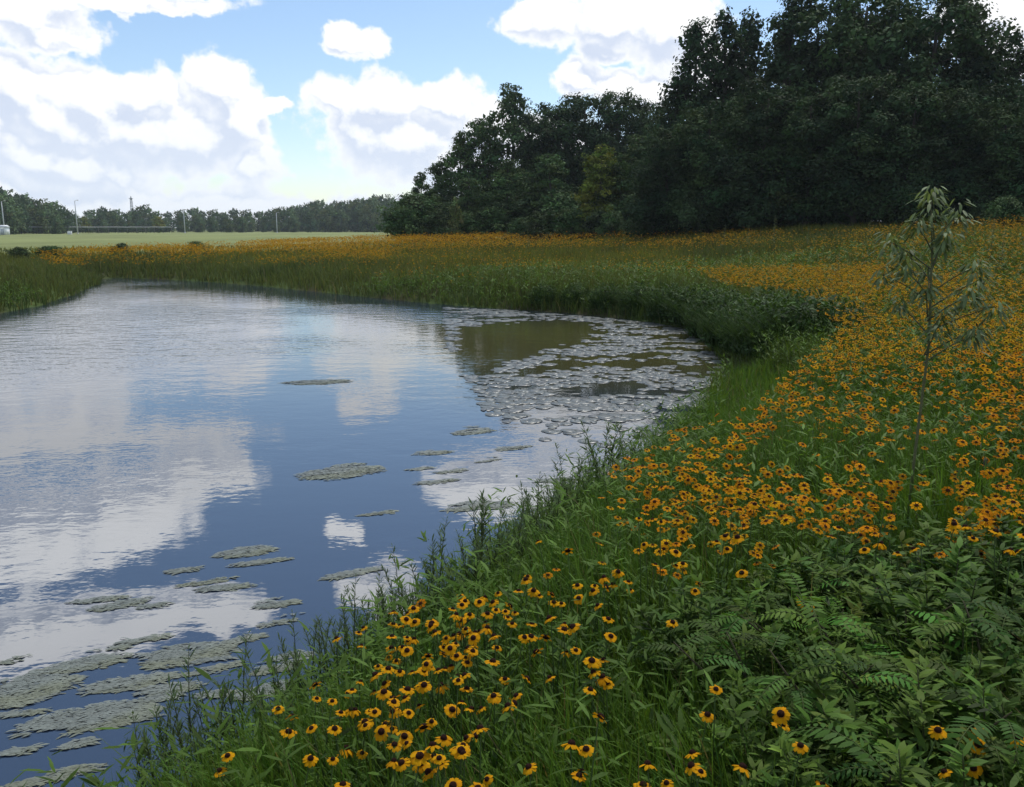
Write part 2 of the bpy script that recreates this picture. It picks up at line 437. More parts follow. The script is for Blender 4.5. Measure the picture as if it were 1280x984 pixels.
def make_tree(kind, h, wid, col, leaf, seed):
    """returns (trunk mesh, crown mesh); h metres tall, wid = crown radius"""
    global rng
    keep = rng; rng = np.random.default_rng(seed)
    T = Soup(); bark = np.array((.06, .052, .045))
    lean = rng.normal(0, .03, 2)*h
    zs = np.linspace(0, h*.9, 9)
    spine = np.c_[lean[0]*(zs/h)**1.5 + .06*np.sin(zs*.9 + seed), lean[1]*(zs/h)**1.5 + .05*np.cos(zs*.8), zs]
    tube(T, spine, h*.017*(1 - zs/h*.97)**.8 + .012, bark, 8)
    lobes = []
    nl = {'round': 74, 'spire': 74, 'layered': 66, 'bush': 26, 'far': 34}[kind]
    for i in range(nl):
        u = (i + .5)/nl
        if kind == 'round':
            z = h*(.10 + .84*u); prof = math.sin(math.pi*min(1, .16 + .84*(1-u)**.75))**.7 if u > .5 else .85 + .15*u
            rr = wid*prof*(.25 + .7*rng.random()); sz = wid*(.34 + .16*rng.random())*(1.15 - .55*u)
        elif kind == 'spire':
            z = h*(.08 + .88*u); prof = (1 - u)**.62*1.05 + .04
            rr = wid*prof*(.25 + .7*rng.random()); sz = wid*(.36 + .15*rng.random())*(1.2 - .8*u)
        elif kind == 'layered':
            z = h*(.10 + .86*u); prof = (1 - u)**.5*.95 + .12
            rr = wid*prof*(.3 + .75*rng.random()); sz = wid*(.30 + .18*rng.random())*(1.15 - .6*u)
        elif kind == 'bush':
            z = h*(.18 + .68*u); prof = (1 - u)**.45
            rr = wid*prof*(.3 + .6*rng.random()); sz = wid*(.30 + .16*rng.random())
        else:
            z = h*(.06 + .84*u); prof = math.sin(math.pi*(.16 + .78*u))**.5
            rr = wid*prof*(.3 + .5*rng.random()); sz = wid*(.36 + .16*rng.random())*(1.1 - .4*u)
        a = i*2.39996 + rng.normal()*.5
        k_ = np.interp(z, zs, np.arange(9)); b = spine[min(8, int(k_))]
        p = np.array((b[0] + rr*math.cos(a), b[1] + rr*math.sin(a), z))
        flat = {'layered': .5, 'round': .72, 'spire': .85, 'bush': .75, 'far': .8}[kind]
        lobes.append((*p, sz*(.9+.3*rng.random()), sz*(.9+.3*rng.random()), sz*flat))
        if kind != 'far' and i % 2 == 0:
            s0 = np.array((b[0], b[1], max(.2, z - .28*rr - .1*h*rng.random())))
            mid = (s0 + p)/2 + np.array((0, 0, -.06*rr))
            tube(T, [s0, mid, p], [h*.006*(1.1-u), h*.0045*(1.1-u), h*.0015], bark, 5, False)
    C = Soup()
    dens = {'far': .9}.get(kind, 1.0)
    crown(C, lobes, dens*1.75/leaf**2, leaf, np.array(col), .35 if kind == 'layered' else .15, core=.35)
    # stray sprays reaching out of the outline
    ns = {'far': 6, 'bush': 14}.get(kind, 46)
    for i in range(ns):
        l = lobes[rng.integers(len(lobes)//3, len(lobes))]
        d = norm(rng.normal(size=3) + np.array((0, 0, .8)))
        q = np.array(l[:3]) + d*np.array(l[3:])*(1.05 + .35*rng.random())
        s_ = leaf*(1.3 + 1.2*rng.random())
        crown(C, [(*q, s_, s_, s_*.7)], 2.0/leaf**2, leaf*.9, np.array(col)*1.08, .4)
    if kind == 'layered':
        top = np.array((spine[-1][0], spine[-1][1], h*.93))
        for i in range(6):
            a = rng.random()*6.28; q = top + np.array((math.cos(a)*wid*.25*rng.random(), math.sin(a)*wid*.25*rng.random(), h*.08*rng.random()))
            tube(T, [top - (0, 0, h*.12), (top+q)/2, q], [.05, .03, .015], bark, 5, False)
            crown(C, [(*q, wid*.13, wid*.13, wid*.06)], 2.2/leaf**2, leaf, np.array(col), .5)
    tm = T.mesh('trunk', M_bark, True); cm = C.mesh('crown', M_tree)
    rng = keep
    return tm, cm
def tree(meshes, name, x, y, rz, s, label, group=None, sx=1.0, z=None, cat='tree'):
    zz = float(height(np.array([x]), np.array([y]))[0]) - .05 if z is None else z
    e = empty(name, (x, y, zz), rz, (s*sx, s*sx, s))
    link('trunk', meshes[0], e); link('crown', meshes[1], e)
    return tag(e, label, cat, group)
def spot(px, d):
    a, _ = azel(px, 300); return d*math.sin(R(a)), d*math.cos(R(a))
def h_for(px, d, top, x, y):
    """height that brings a tree's top to a given place against the sky"""
    _, e = azel(px, top)
    return CAMZ + d*math.tan(R(e)) - float(height(np.array([x]), np.array([y]))[0])

DK = (.029, .052, .023); MD = (.052, .090, .033)
TR = {'round': [make_tree('round', 12, 3.6, DK, .19, 11), make_tree('round', 12, 3.3, (.036,.064,.026), .19, 12)],
      'spire': [make_tree('spire', 12, 2.8, DK, .19, 21), make_tree('spire', 12, 2.5, DK, .19, 22)],
      'layered': [make_tree('layered', 10, 3.2, MD, .20, 31), make_tree('layered', 10, 3.0, MD, .20, 32)],
      'bush': [make_tree('bush', 3, 1.6, MD, .13, 41), make_tree('bush', 3, 1.4, (.038,.06,.024), .13, 42)],
      'yellow': [make_tree('layered', 10, 2.7, (.105, .135, .024), .20, 51)],
      'pale': [make_tree('bush', 3, .8, (.11, .14, .055), .15, 61)],
      'far': [make_tree('far', 10, 4.4, (.070, .108, .048), .62, 71), make_tree('far', 10, 3.9, (.058, .094, .046), .6, 72), make_tree('far', 10, 4.6, (.086, .122, .046), .62, 73)],
      'farlight': [make_tree('far', 10, 3.2, (.15, .16, .03), .6, 74)]}
BASEH = {'round': 12.3, 'spire': 12.2, 'layered': 10.4, 'bush': 3.0, 'yellow': 10.3, 'pale': 3.0, 'far': 10.2, 'farlight': 10.2}
tcount = 0
def plant_tree(kind, px, d, top, label, group, name, sx=1.0, cat='tree'):
    global tcount
    x, y = spot(px, d); s = h_for(px, d, top, x, y)/BASEH[kind]
    ms = TR[kind][tcount % len(TR[kind])]; tcount += 1
    return tree(ms, name, x, y, (tcount*2.1) % 6.28, s, label, group, sx, cat=cat)
# the tall dark wood
for kind, px, d, top in (('spire',868,52,18),('spire',900,51,0),('spire',925,53,6),('spire',962,49,-12),('round',1010,51,-22),('round',1065,48,-35),('round',1105,51,5),
                         ('round',1140,48,-30),('spire',1190,49,-4),('round',1225,50,30),('round',1262,51,58),('round',1305,50,75),('round',1370,50,50),('round',1440,49,40)):
    plant_tree(kind, px, d, top, 'tall dark green tree at the back of the dense wood', 'tall trees of the dark wood', 'dark_tree')
for px, d, top in ((832,47,150),(885,45,120),(945,44,95),(1005,43,105),(1065,42,80),(1125,42,95),(1185,42,100),(1245,42,115),(1310,42,130),(1380,42,120)):
    plant_tree('round', px, d, top, 'lower dark tree at the front of the tall wood, behind the flowers', 'front trees of the dark wood', 'edge_tree', 1.1)
# the farther wood in the middle
for px, d, top in ((528,76,212),(552,75,196),(578,74,160),(607,73,140),(672,71,138),(697,72,116),(733,72,104),(766,71,106),(802,70,112),(838,64,125)):
    plant_tree('layered' if px < 620 else 'round', px, d, top, 'mid height tree at the back of the wood beyond the pond', 'back trees of the middle wood', 'woodland_tree', .95)
plant_tree('layered', 640, 72, 100, 'tree with the tallest tufted top in the wood beyond the pond', None, 'tufted_tree', .9)
for px, d, top in ((512,70,258),(545,67,240),(585,64,218),(635,63,196),(690,61,186),(795,57,165),(838,52,175)):
    plant_tree('layered', px, d, top, 'spreading tree at the front of the wood beyond the pond', 'front trees of the middle wood', 'spreading_tree', 1.25)
plant_tree('yellow', 748, 56, 176, 'yellow green tree standing out before the darker wood', None, 'yellow_green_tree', 1.15)
plant_tree('pale', 570, 60, 246, 'small pale sapling in front of the dark middle wood', None, 'pale_sapling', .7)
for px in list(range(520, 1460, 46)) + [1035, 1052, 1068, 930, 975]:
    d = np.interp(px, (505, 850, 1330), (66, 52, 44)) + rng.normal()*.8
    plant_tree('bush', px + rng.normal()*6, d, 238 + rng.normal()*8, 'taller bush under the trees at the dark foot of the wood', 'undergrowth bushes inside the wood', 'undergrowth_bush', 1.3, 'bush')
# bushes that close the wood's foot
for i, px in enumerate(range(505, 1330, 34)):
    d = np.interp(px, (505, 850, 1330), (63, 48, 38)) + rng.normal()*1.0
    plant_tree('bush', px + rng.normal()*6, d, 258 + rng.normal()*7, 'low leafy bush at the foot of the wood, behind the flowers', 'bushes along the foot of the wood', 'woodland_bush', 1.1, 'bush')
# the distant line of trees over the mown field
prof = ((-140,225),(0,229),(20,233),(32,238),(42,252),(60,243),(72,252),(84,256),(100,266),(118,257),(150,259),(185,258),(215,264),(240,259),(270,261),(320,260),(345,260),(375,254),(410,249),(440,244),(465,239),(490,245),(520,240),(560,240))
pxs = np.array([p[0] for p in prof]); tops = np.array([p[1] for p in prof])
for row, (d0, lift, st) in enumerate(((385, 0, 14), (350, 6, 17), (325, 13, 20))):
    for px in np.arange(-110, 560, st):
        q = px + rng.normal()*3; d = (d0 if q > 90 else d0*.8) + rng.normal()*8
        top = np.interp(q, pxs, tops) + lift + rng.normal()*2.0 + (1.5 if row == 0 else 0)
        plant_tree('far', q, d, top, ('distant grey green tree in the back row along the horizon', 'distant green tree in the middle row along the horizon', 'distant low tree in the front row along the mown field')[row],
                   ('back row of the distant treeline', 'middle row of the distant treeline', 'front row of the distant treeline')[row], 'distant_tree', .95)
plant_tree('farlight', 199, 300, 268, 'distant round yellow green tree on the edge of the mown field', None, 'yellow_green_tree', 1.1)
plant_tree('farlight', 108, 300, 268, 'small distant yellowish tree just right of the tall light pole', None, 'yellow_green_tree', .7)

for px, d, top in ((22,47,307),(63,49,305),(150,55,302),(243,60,300)):
    plant_tree('bush', px, d, top, 'small dark bush standing in the edge of the mown field', 'small bushes in the mown field', 'field_bush', 1.9, 'bush')
# ------------------------------------------------------------------ far field furniture
def light_pole(px, d, top, label):
    x, y = spot(px, d); z = float(height(np.array([x]), np.array([y]))[0]); h = CAMZ + d*math.tan(R(azel(px, top)[1])) - z
    e = empty('light_pole', (x, y, z))
    S = Soup(); tube(S, [(0,0,-.3), (0,0,h*.5), (0,0,h)], [.16, .13, .09], (.42,.44,.45), 10); S.build('pole', M_metal, e, True)
    S = Soup(); tube(S, [(0,0,h-.1), (.3,0,h+.08), (.6,0,h+.12)], [.04,.04,.04], (.42,.44,.45), 8); S.build('arm', M_metal, e, True)
    S = Soup(); tube(S, [(.55,0,h+.10), (.62,0,h+.14), (.92,0,h+.12), (1.0,0,h+.08)], [.04,.10,.09,.04], (.35,.36,.37), 10); S.build('lamp_head', M_metal, e, True)
    S = Soup(); tube(S, [(0,0,-.1), (0,0,.25)], [.28,.24], (.4,.4,.38), 12); S.build('base', M_metal, e, True)
    tag(e, label, 'light pole', 'light poles along the mown field')
light_pole(98, 260, 251, 'tall grey light pole beside the small yellowish tree at the field edge')
light_pole(232, 280, 263, 'grey light pole in the middle of the distant treeline')
light_pole(347, 290, 266, 'grey light pole before the dark trees, rightmost of the poles')
light_pole(7, 240, 252, 'pale light pole behind the white shed, leftmost of the poles')

def box(S, c, s, col, bev=.0):
    x, y, z = c; a, b, h = s[0]/2, s[1]/2, s[2]/2
    v = [(x+i*a, y+j*b, z+k_*h) for k_ in (-1, 1) for j in (-1, 1) for i in (-1, 1)]
    f = [(0,2,3),(0,3,1),(4,5,7),(4,7,6),(0,1,5),(0,5,4),(2,6,7),(2,7,3),(0,4,6),(0,6,2),(1,3,7),(1,7,5)]
    S.add(v, f, col)
def shed(px, d, wdt, h, label):
    x, y = spot(px, d); z = float(height(np.array([x]), np.array([y]))[0])
    e = empty('utility_shed', (x, y, z)); wcol = (.72, .74, .75)
    S = Soup(); box(S, (0,0,h*.5), (wdt, wdt*.9, h), wcol)
    for t in np.linspace(-.45, .45, 9): box(S, (t*wdt, -wdt*.455, h*.5), (.03, .03, h*.96), (.62,.64,.66))
    S.build('wall', M_paint, e)
    S = Soup(); a, b = wdt*.58, wdt*.53
    S.add([(-a,-b,h+.003),(a,-b,h+.003),(a,b,h+.003),(-a,b,h+.003),(-a,0,h+.5),(a,0,h+.5)], [(0,1,5),(0,5,4),(2,3,4),(2,4,5),(3,0,4),(1,2,5),(0,2,1),(0,3,2)], (.55,.57,.6)); S.build('roof', M_metal, e)
    S = Soup(); box(S, (wdt*.15, -wdt*.47, h*.4), (wdt*.34, .05, h*.76), (.4,.43,.46)); dr = S.build('door', M_paint, e)
    S = Soup(); box(S, (wdt*.28, -wdt*.49, h*.4), (.08, .06, .18), (.1,.1,.1)); S.build('handle', M_metal, dr)
    tag(e, label, 'shed')
shed(5.5, 230, 1.9, 1.7, 'small white shed at the far edge of the mown field')
def marker(px, d):
    x, y = spot(px, d); z = float(height(np.array([x]), np.array([y]))[0]); e = empty('roadside_cabinet', (x, y, z))
    S = Soup(); box(S, (0,0,.38), (.9,.5,.7), (.7,.71,.72)); S.build('cabinet_body', M_paint, e)
    S = Soup(); box(S, (0,0,.775), (1.0,.6,.08), (.6,.61,.62)); S.build('lid', M_metal, e)
    S = Soup(); box(S, (0,0,.0), (1.1,.7,.1), (.4,.4,.38)); S.build('plinth', M_metal, e)
    tag(e, 'little white cabinet on the ground near the foot of the tall light pole', 'cabinet')
marker(88, 235)
def tower(px, d, top):
    x, y = spot(px, d); h = CAMZ + d*math.tan(R(azel(px, top)[1])) - .8; e = empty('lattice_tower', (x, y, .8))
    S = Soup(); c = (.3,.32,.34); b0, b1 = 1.0, .35
    for i in (-1, 1):
        for j in (-1, 1): tube(S, [(i*b0, j*b0, 0), (i*b1, j*b1, h)], [.10, .07], c, 5)
    for n_ in range(10):
        t0, t1 = n_/10, (n_+1)/10; r0, r1 = b0+(b1-b0)*t0, b0+(b1-b0)*t1
        for i, j, k_, l_ in ((-1,-1,1,-1),(1,-1,1,1),(1,1,-1,1),(-1,1,-1,-1)):
            tube(S, [(i*r0, j*r0, t0*h), (k_*r1, l_*r1, t1*h)], [.07,.07], c, 4); tube(S, [(k_*r0, l_*r0, t0*h), (i*r1, j*r1, t1*h)], [.07,.07], c, 4)
    S.build('lattice_frame', M_metal, e)
    S = Soup(); tube(S, [(0,0,h*.95), (0,0,h*1.0+.8)], [.25,.2], c, 8); box(S, (0,0,h*.965), (1.7,1.7,.25), c); S.build('top_platform', M_metal, e)
    tag(e, 'grey lattice tower rising above the distant treeline', 'tower')
tower(168, 520, 247)
def guard_rail():
    a = np.array(spot(-60, 255)); b = np.array(spot(215, 285)); S = Soup(); e = empty('guard_rail', (0,0,0))
    n = 22; P = [a + (b-a)*i/(n-1) for i in range(n)]; Z = [float(height(np.array([p[0]]), np.array([p[1]]))[0]) for p in P]
    pts = [(p[0], p[1], z+1.8) for p, z in zip(P, Z)]
    tube(S, pts, [.09]*n, (.28,.30,.31), 6); S.build('rail', M_metal, e)
    for p, z in zip(P, Z):
        S = Soup(); tube(S, [(p[0], p[1]+.25, z-.2), (p[0], p[1]+.25, z+1.85)], [.07,.07], (.07,.07,.06), 6); S.build('post', M_metal, e)
    tag(e, 'long grey rail fence on posts across the far edge of the field', 'fence')
guard_rail()
def hedge():
    a = np.array(spot(-60, 262)); b = np.array(spot(215, 292)); S = Soup(); lob = []
    for t in np.linspace(0, 1, 120):
        p = a + (b-a)*t; z = float(height(np.array([p[0]]), np.array([p[1]]))[0])
        lob.append((p[0] + rng.normal()*.2, p[1] + rng.normal()*.3, z + .8 + rng.normal()*.1, 1.2, .8, 1.0))
    crown(S, lob, 40, .3, np.array((.035,.058,.03)))
    tag(S.build('hedge', M_tree), 'long dark clipped hedge along the far edge of the mown field', 'hedge')
hedge()

# ------------------------------------------------------------------ layout of grass and flowers
FLOWER_ZONES = [ # polygon in photo pixels at flower height, density (1 = thick)
    ([(930,520),(1015,440),(1060,405),(1110,350),(1290,335),(1500,330),(1500,680),(1290,700),(1120,690),(990,655),(900,640),(880,570)], 1.0),
    ([(740,600),(830,550),(930,500),(1000,640),(900,690),(800,690)], .55),
    ([(865,333),(1120,330),(1110,380),(1060,410),(990,362),(900,352)], 1.0),
    ([(45,312),(300,303),(500,291),(500,309),(480,326),(200,331),(60,329)], .62),
    ([(480,289),(1050,287),(1290,264),(1500,264),(1500,300),(1050,307),(700,306),(480,311)], .55),
    ([(1040,300),(1300,275),(1500,275),(1500,345),(1100,350)], .40),
    ([(480,309),(1060,304),(1060,336),(870,340),(480,330)], .14),
    ([(250,325),(480,322),(620,345),(560,360),(250,345)], .12)]
CLUSTERS = [(535,790,7),(505,780,3),(475,785,4),(520,760,2),(600,755,7),(625,745,3),(600,785,8),(570,800,5),(575,830,8),(540,835,4),(485,825,5),(500,855,4),(450,860,4),(445,880,3),
    (480,905,7),(505,880,3),(540,870,3),(540,930,3),(525,948,4),(615,880,4),(650,870,2),(590,890,3),(600,962,6),(560,962,4),(410,975,3),(430,902,2),(372,880,2),(690,715,4),(702,738,3),
    (750,720,5),(770,745,2),(830,690,4),(820,705,3),(855,705,2),(715,800,1),(757,803,2),(725,825,2),(665,823,3),(682,803,2),(750,845,3),(855,765,1),(740,970,3),(708,972,1),(785,957,2),
    (755,650,3),(868,927,1),(897,913,1),(973,893,1),(912,966,2),(985,977,1),(1178,975,1),(1265,940,3),(1212,960,1),(850,745,1),(1010,742,1),(372,918,1),(295,968,1),(820,655,2),(855,632,3),
    (810,565,4),(880,560,4),(845,585,4),(870,605,5),(925,600,5),(905,615,4),(960,690,4),(935,685,3)]
def zone_density(px, py):
    d = np.zeros(px.shape)
    for poly, v in FLOWER_ZONES: d = np.maximum(d, np.where(in_poly(px, py, poly), v, 0))
    return d

def scatter(r0, r1, per_m2, az0=-44, az1=46):
    a0, a1 = R(az0), R(az1); area = .5*(a1 - a0)*(r1*r1 - r0*r0); n = int(area*per_m2)
    r = np.sqrt(r0*r0 + (r1*r1 - r0*r0)*rng.random(n)); a = a0 + (a1 - a0)*rng.random(n)
    return r*np.sin(a), r*np.cos(a)

# ------------------------------------------------------------------ grass
def grass_colour(x, y, s, px, py, n):
    near = np.array((.066, .126, .017)); lush = np.array((.074, .140, .020)); sedge = np.array((.056, .086, .018)); olive = np.array((.100, .112, .022)); pale = np.array((.10, .125, .04))
    d = np.hypot(x, y)
    w = sstep(d, 9, 17)[:, None]
    c = near*(1 - w) + olive*w
    b = fbm(x, y, .35, 21)[:, None]; c = c*(.7 + .6*b)
    fs = (sstep(y, 9, 13)*(1 - sstep(y, 24, 32)*.7)*(1 - sstep(s, 1.0, 2.6)))[:, None]; c = c*(1 - fs) + sedge*fs
    fs2 = (sstep(y, 22, 30)*(1 - sstep(s, 1.2, 6)))[:, None]*.6; c = c*(1 - fs2) + np.array((.075,.100,.034))*fs2
    sm = in_poly(px, py, [(860,520),(905,480),(905,440),(1000,455),(1010,490),(930,530)])[:, None]*.8
    c = c*(1 - sm) + lush*sm
    pt = (sstep(fbm(x, y, .22, 40), .52, .66)*sstep(d, 16, 24))[:, None]*.55; c = c*(1 - pt) + np.array((.045,.07,.024))*pt
    c = c*(1 + .22*rng.normal(size=(n, 1)))*np.array((1, 1, 1)) + rng.normal(size=(n, 1))*np.array((.007, .001, .0))
    dry = rng.random(n) < .03; c[dry] = np.array((.16, .14, .06))*(.6 + .6*rng.random((dry.sum(), 1)))
    return np.clip(c, .004, .5)
def grass_layer(S, r0, r1, per, hmul, wmin, rows):
    x, y = scatter(r0, r1, per); s = sdist(x, y); z = height(x, y, s); n = len(x)
    d = np.hypot(x, y); px, py = project(np.c_[x, y, z + .25])
    mown = sstep(d, 47, 60)*(x/np.maximum(y, 1) < .1 + .02*rng.normal(size=n))
    keep = (s > -.12) & (rng.random(n) > mown*.80)
    clump = fbm(x, y, 1.6, 8); keep &= rng.random(n) < .45 + .9*clump
    x, y, z, s, d, px, py, clump = (q[keep] for q in (x, y, z, s, d, px, py, clump)); n = len(x)
    h = (.34 + .30*rng.random(n))*(.65 + .65*clump)*hmul; h = np.where(mown[keep] > .8, h*.55, h)
    far_sedge = sstep(y, 9.5, 12)*(1 - sstep(s, 1.0, 2.4)); lump = fbm(x, y, .55, 12)
    h *= 1 + far_sedge*(.0 + .75*sstep(lump, .38, .62))*np.where(x > 1.5, .8, .3)
    sm = in_poly(px, py, [(850,540),(905,490),(905,430),(1000,450),(1015,490),(930,540)]); h *= np.where(sm, .55, 1)
    h *= np.where(s < .6, .75, 1.0)
    w = np.maximum(.005 + .004*rng.random(n), wmin*d)
    c = grass_colour(x, y, s, px, py, n)
    wind = fbm(x, y, .5, 33)*6.28
    az = wind + rng.normal(0, 1.1, n); az = np.where(d > 9, rng.random(n)*6.28, az); bend = np.abs(rng.normal(.35, .25, n))
    blades(S, np.c_[x, y, z - .02], h, w, az, bend, c, rows)
S = Soup()
grass_layer(S, .7, 3.0, 5200, 1.0, .0012, (0, .4, .75))
grass_layer(S, 3.0, 6.5, 2100, 1.0, .0012, (0, .4, .75))
grass_layer(S, 6.5, 13, 620, 1.0, .0012, (0, .5))
grass_layer(S, 13, 26, 330, 1.0, .0009, (0, .5))
grass_layer(S, 26, 50, 120, 1.0, .0009, (0, .5))
grass_layer(S, 50, 75, 26, 1.0, .0014, (0, .5))
tag(S.build('meadow_grass', M_grass), 'long green grass covering the banks round the pond', 'grass', kind='stuff')

# fine leafy herb growth mixed into the near bank
def herb_layer(S, r0, r1, per, lmul):
    x, y = scatter(r0, r1, per); s = sdist(x, y); keep = (s > .0) & (rng.random(len(x)) < .25 + 1.1*fbm(x, y, 1.1, 60)); x, y, s = x[keep], y[keep], s[keep]
    z = height(x, y, s); qx, qy = project(np.c_[x, y, z + .3]); kk = ~in_poly(qx, qy, [(850,545),(905,475),(905,430),(1000,450),(1020,490),(930,535)]); x, y, s, z = x[kk], y[kk], s[kk], z[kk]; n = len(x); m = 13
    H = .30 + .30*rng.random(n); lean = rng.normal(0, .12, (n, 2))
    t = rng.random((n, m))**.8
    B = np.stack((x[:, None] + lean[:, :1]*t, y[:, None] + lean[:, 1:]*t, z[:, None] + H[:, None]*t), 2).reshape(-1, 3)
    a = rng.random(n*m)*6.28; d = np.c_[np.cos(a), np.sin(a), .25 + .5*rng.random(n*m)]
    nr = norm(np.c_[-.4*np.cos(a), -.4*np.sin(a), np.ones(n*m)] + .3*rng.normal(size=(n*m, 3)))
    L = (.05 + .06*rng.random(n*m))*lmul
    base = np.array((.060, .112, .017))*(.65 + .8*fbm(x, y, .8, 61))[:, None]
    col = np.repeat(base, m, 0)*(1 + .25*rng.normal(size=(n*m, 1)))
    leaves(S, B, d, nr, L, L*(.14 + .10*rng.random(n*m)), np.clip(col, .004, .4), .1, fine=r1 < 8)
S = Soup(); herb_layer(S, .8, 3.2, 300, .85); herb_layer(S, 3.2, 7, 170, .95); herb_layer(S, 7, 14, 90, 1.15); herb_layer(S, 14, 30, 30, 1.7)
tag(S.build('wildflower_leaves', M_grass), 'small narrow green leaves of the flowers and herbs in the banks', 'leaves', kind='stuff')

# ------------------------------------------------------------------ flowers
def all_flowers():
    P = []
    for r0, r1, per in ((2.6, 8, 300), (8, 16, 320), (16, 30, 230), (30, 75, 80)):
        x, y = scatter(r0, r1, per); s = sdist(x, y); z = height(x, y, s) + .56 + .10*rng.normal(size=len(x))
        px, py = project(np.c_[x, y, z])
        den = zone_density(px + 5*rng.normal(size=len(x)), py + 2.0*rng.normal(size=len(x)))
        cl = sstep(.55*fbm(x, y, 2.1 if r0 < 10 else 1.2, 70) + .45*fbm(x, y, .55, 76), .36, .53) if r0 < 16 else sstep(.5*fbm(x, y, .6, 70) + .5*fbm(x, y, .2, 78), .36, .56)
        den = np.where(in_poly(px, py, [(1125,585),(1150,540),(1185,545),(1195,600),(1180,690),(1120,690)]), den*.12, den)
        keep = (rng.random(len(x)) < den*(.10 + 1.0*cl)) & (s > .35)
        P.append(np.c_[x, y, z][keep])
    C = []
    for (qx, qy, n) in CLUSTERS:
        p = at(qx, qy, .62 + .55)
        for it in range(4): p = at(qx, qy, float(height(p[:1], p[1:])[0]) + .56)
        dd = math.hypot(*p)
        for i in range(int(n*1.5 + .5)):
            q = p + rng.normal(0, .038 + .007*dd, 2)
            s = float(sdist(q[:1], q[1:])[0]);
            C.append((q[0], q[1], float(height(q[:1], q[1:], np.array([max(s, .05)]))[0]) + .56 + .045*rng.normal()))
    P = np.concatenate([np.array(C)] + P)
    d = np.linalg.norm(P - (0, 0, CAMZ), axis=1)
    return P[np.argsort(d)]
FL = all_flowers(); NEAR = 300
ORANGE = np.array((.47, .225, .006)); BROWN = np.array((.030, .011, .007))

def petal_ring(S, r, n, seed, droop):
    g = np.random.default_rng(seed)
    for i in range(n):
        a = 2*math.pi*i/n + g.normal()*.06; L = r*(.9 + .16*g.random()); wd = r*.50*(.88 + .2*g.random()); dz = -droop*(.6 + .8*g.random())*r
        tw = g.normal()*.05*r
        ca, sa = math.cos(a), math.sin(a)
        prof = ((.22, .34, .02), (.55, .92, .35), (.84, .98, .7), (1.0, .50, 1.0)); v = []
        for t, ww, q in prof:
            for sgn in (-1, 0, 1):
                rr = t*L*(1.03 if sgn == 0 and t < .95 else (.95 if sgn == 0 else 1))
                off = sgn*ww*wd*.5
                v.append((ca*rr - sa*off, sa*rr + ca*off, dz*q + (.05*r if sgn == 0 else 0)*(1-q) + tw*sgn*q))
        f = []
        for k_ in range(3):
            for j in range(2):
                b = k_*3 + j; f += [(b, b+1, b+4), (b, b+4, b+3)]
        tone = (.85 + .3*g.random())*np.array((1, .92 + .2*g.random(), 1))
        cols = [np.array((.30, .075, .010))]*3 + [ORANGE]*9
        S.add(v, f, np.array(cols)*tone)
def dome(S, r, h, seed, col):
    g = np.random.default_rng(seed); v = []; f = []; n = 12; rings = ((1.0, -.15), (1.02, .25), (.8, .7), (.42, .95))
    for rr, z in rings:
        for j in range(n): v.append((rr*r*math.cos(2*math.pi*j/n)*(1+.05*g.normal()), rr*r*math.sin(2*math.pi*j/n), z*h*(1+.07*g.normal())))
    v.append((0, 0, h)); v.append((0, 0, -.1*h))
    for i in range(3):
        for j in range(n):
            a, b = i*n + j, i*n + (j+1) % n; f += [(a, b, b+n), (a, b+n, a+n)]
    for j in range(n): f += [(3*n + j, 3*n + (j+1) % n, 4*n), ((j+1) % n, j, 4*n+1)]
    S.add(v, f, col)
def flower_meshes(seed):
    """head at the origin top: stem 0.58 m long with leaves, petals, centre"""
    g = np.random.default_rng(seed); Hh = .60
    top = np.array((.03*g.normal(), .03*g.normal(), Hh)); bend = np.array((.03*g.normal(), .03*g.normal(), 0))
    tl = g.normal(0, (.22, .28, .55)[seed % 3], 2) + np.array((0, -.15)); ax = norm(np.array((tl[0], tl[1], 1.0)))
    rot = Vector((0, 0, 1)).rotation_difference(Vector(ax)).to_matrix()
    Rm = np.array(rot)
    T = Soup(); pts = [np.array((0, 0, -.02)), top*.35 + bend, top*.75 + bend*.7, top - ax*.012]
    tube(T, pts, [.0028, .0024, .002, .0018], (.05, .085, .025), 5)
    for i in range(6):
        t = .15 + .12*i; p = np.array([np.interp(t*3, range(4), [q[k_] for q in pts]) for k_ in range(3)]); a = g.random()*6.28
        leaves(T, p[None], np.array([[math.cos(a), math.sin(a), .6]]), np.array([[-.5*math.cos(a), -.5*math.sin(a), 1]]), [.075*(1.2-t)], [.014], np.array([[.045, .085, .02]]))
    Pm = Soup(); k3 = seed % 12; petal_ring(Pm, .0225, 8 + int(g.integers(0, 4)) if k3 != 5 else 5, seed, (.12 + .35*g.random()) if k3 != 3 else .75); D = Soup(); dome(D, .0088 if k3 != 5 else .0105, .0085, seed, BROWN)
    for q in (Pm, D): q.v = [v @ Rm.T + top for v in q.v]
    return T.mesh('stem', M_grass), Pm.mesh('petals', M_petal), D.mesh('centre', M_centre, True), top
FV = [flower_meshes(108 + i) for i in range(12)]
for i, (x, y, z) in enumerate(FL[:NEAR]):
    ms = FV[int(rng.integers(12))]; s = (.72 + .5*random.random()); a = random.random()*2.4 - 1.2
    g = float(height(np.array([x]), np.array([y]))[0]); 
    sz = max(.25, (z - g))/.60
    e = empty('yellow_flower', (x, y, g), a, 1.0)
    e.scale = (1, 1, 1)
    # the head is scaled about its own stem top
    st = link('stem', ms[0], e); st.scale = (1, 1, sz)
    for nm, me in (('petals', ms[1]), ('centre', ms[2])):
        o = link(nm, me, e); o.scale = (s, s, s)
        o.location = (ms[3][0]*(1-s), ms[3][1]*(1-s), ms[3][2]*(sz - s))
    tag(e, 'golden yellow flower with dark brown centre on thin stem in the nearest grass', 'flower', 'golden flowers in the nearest grass')
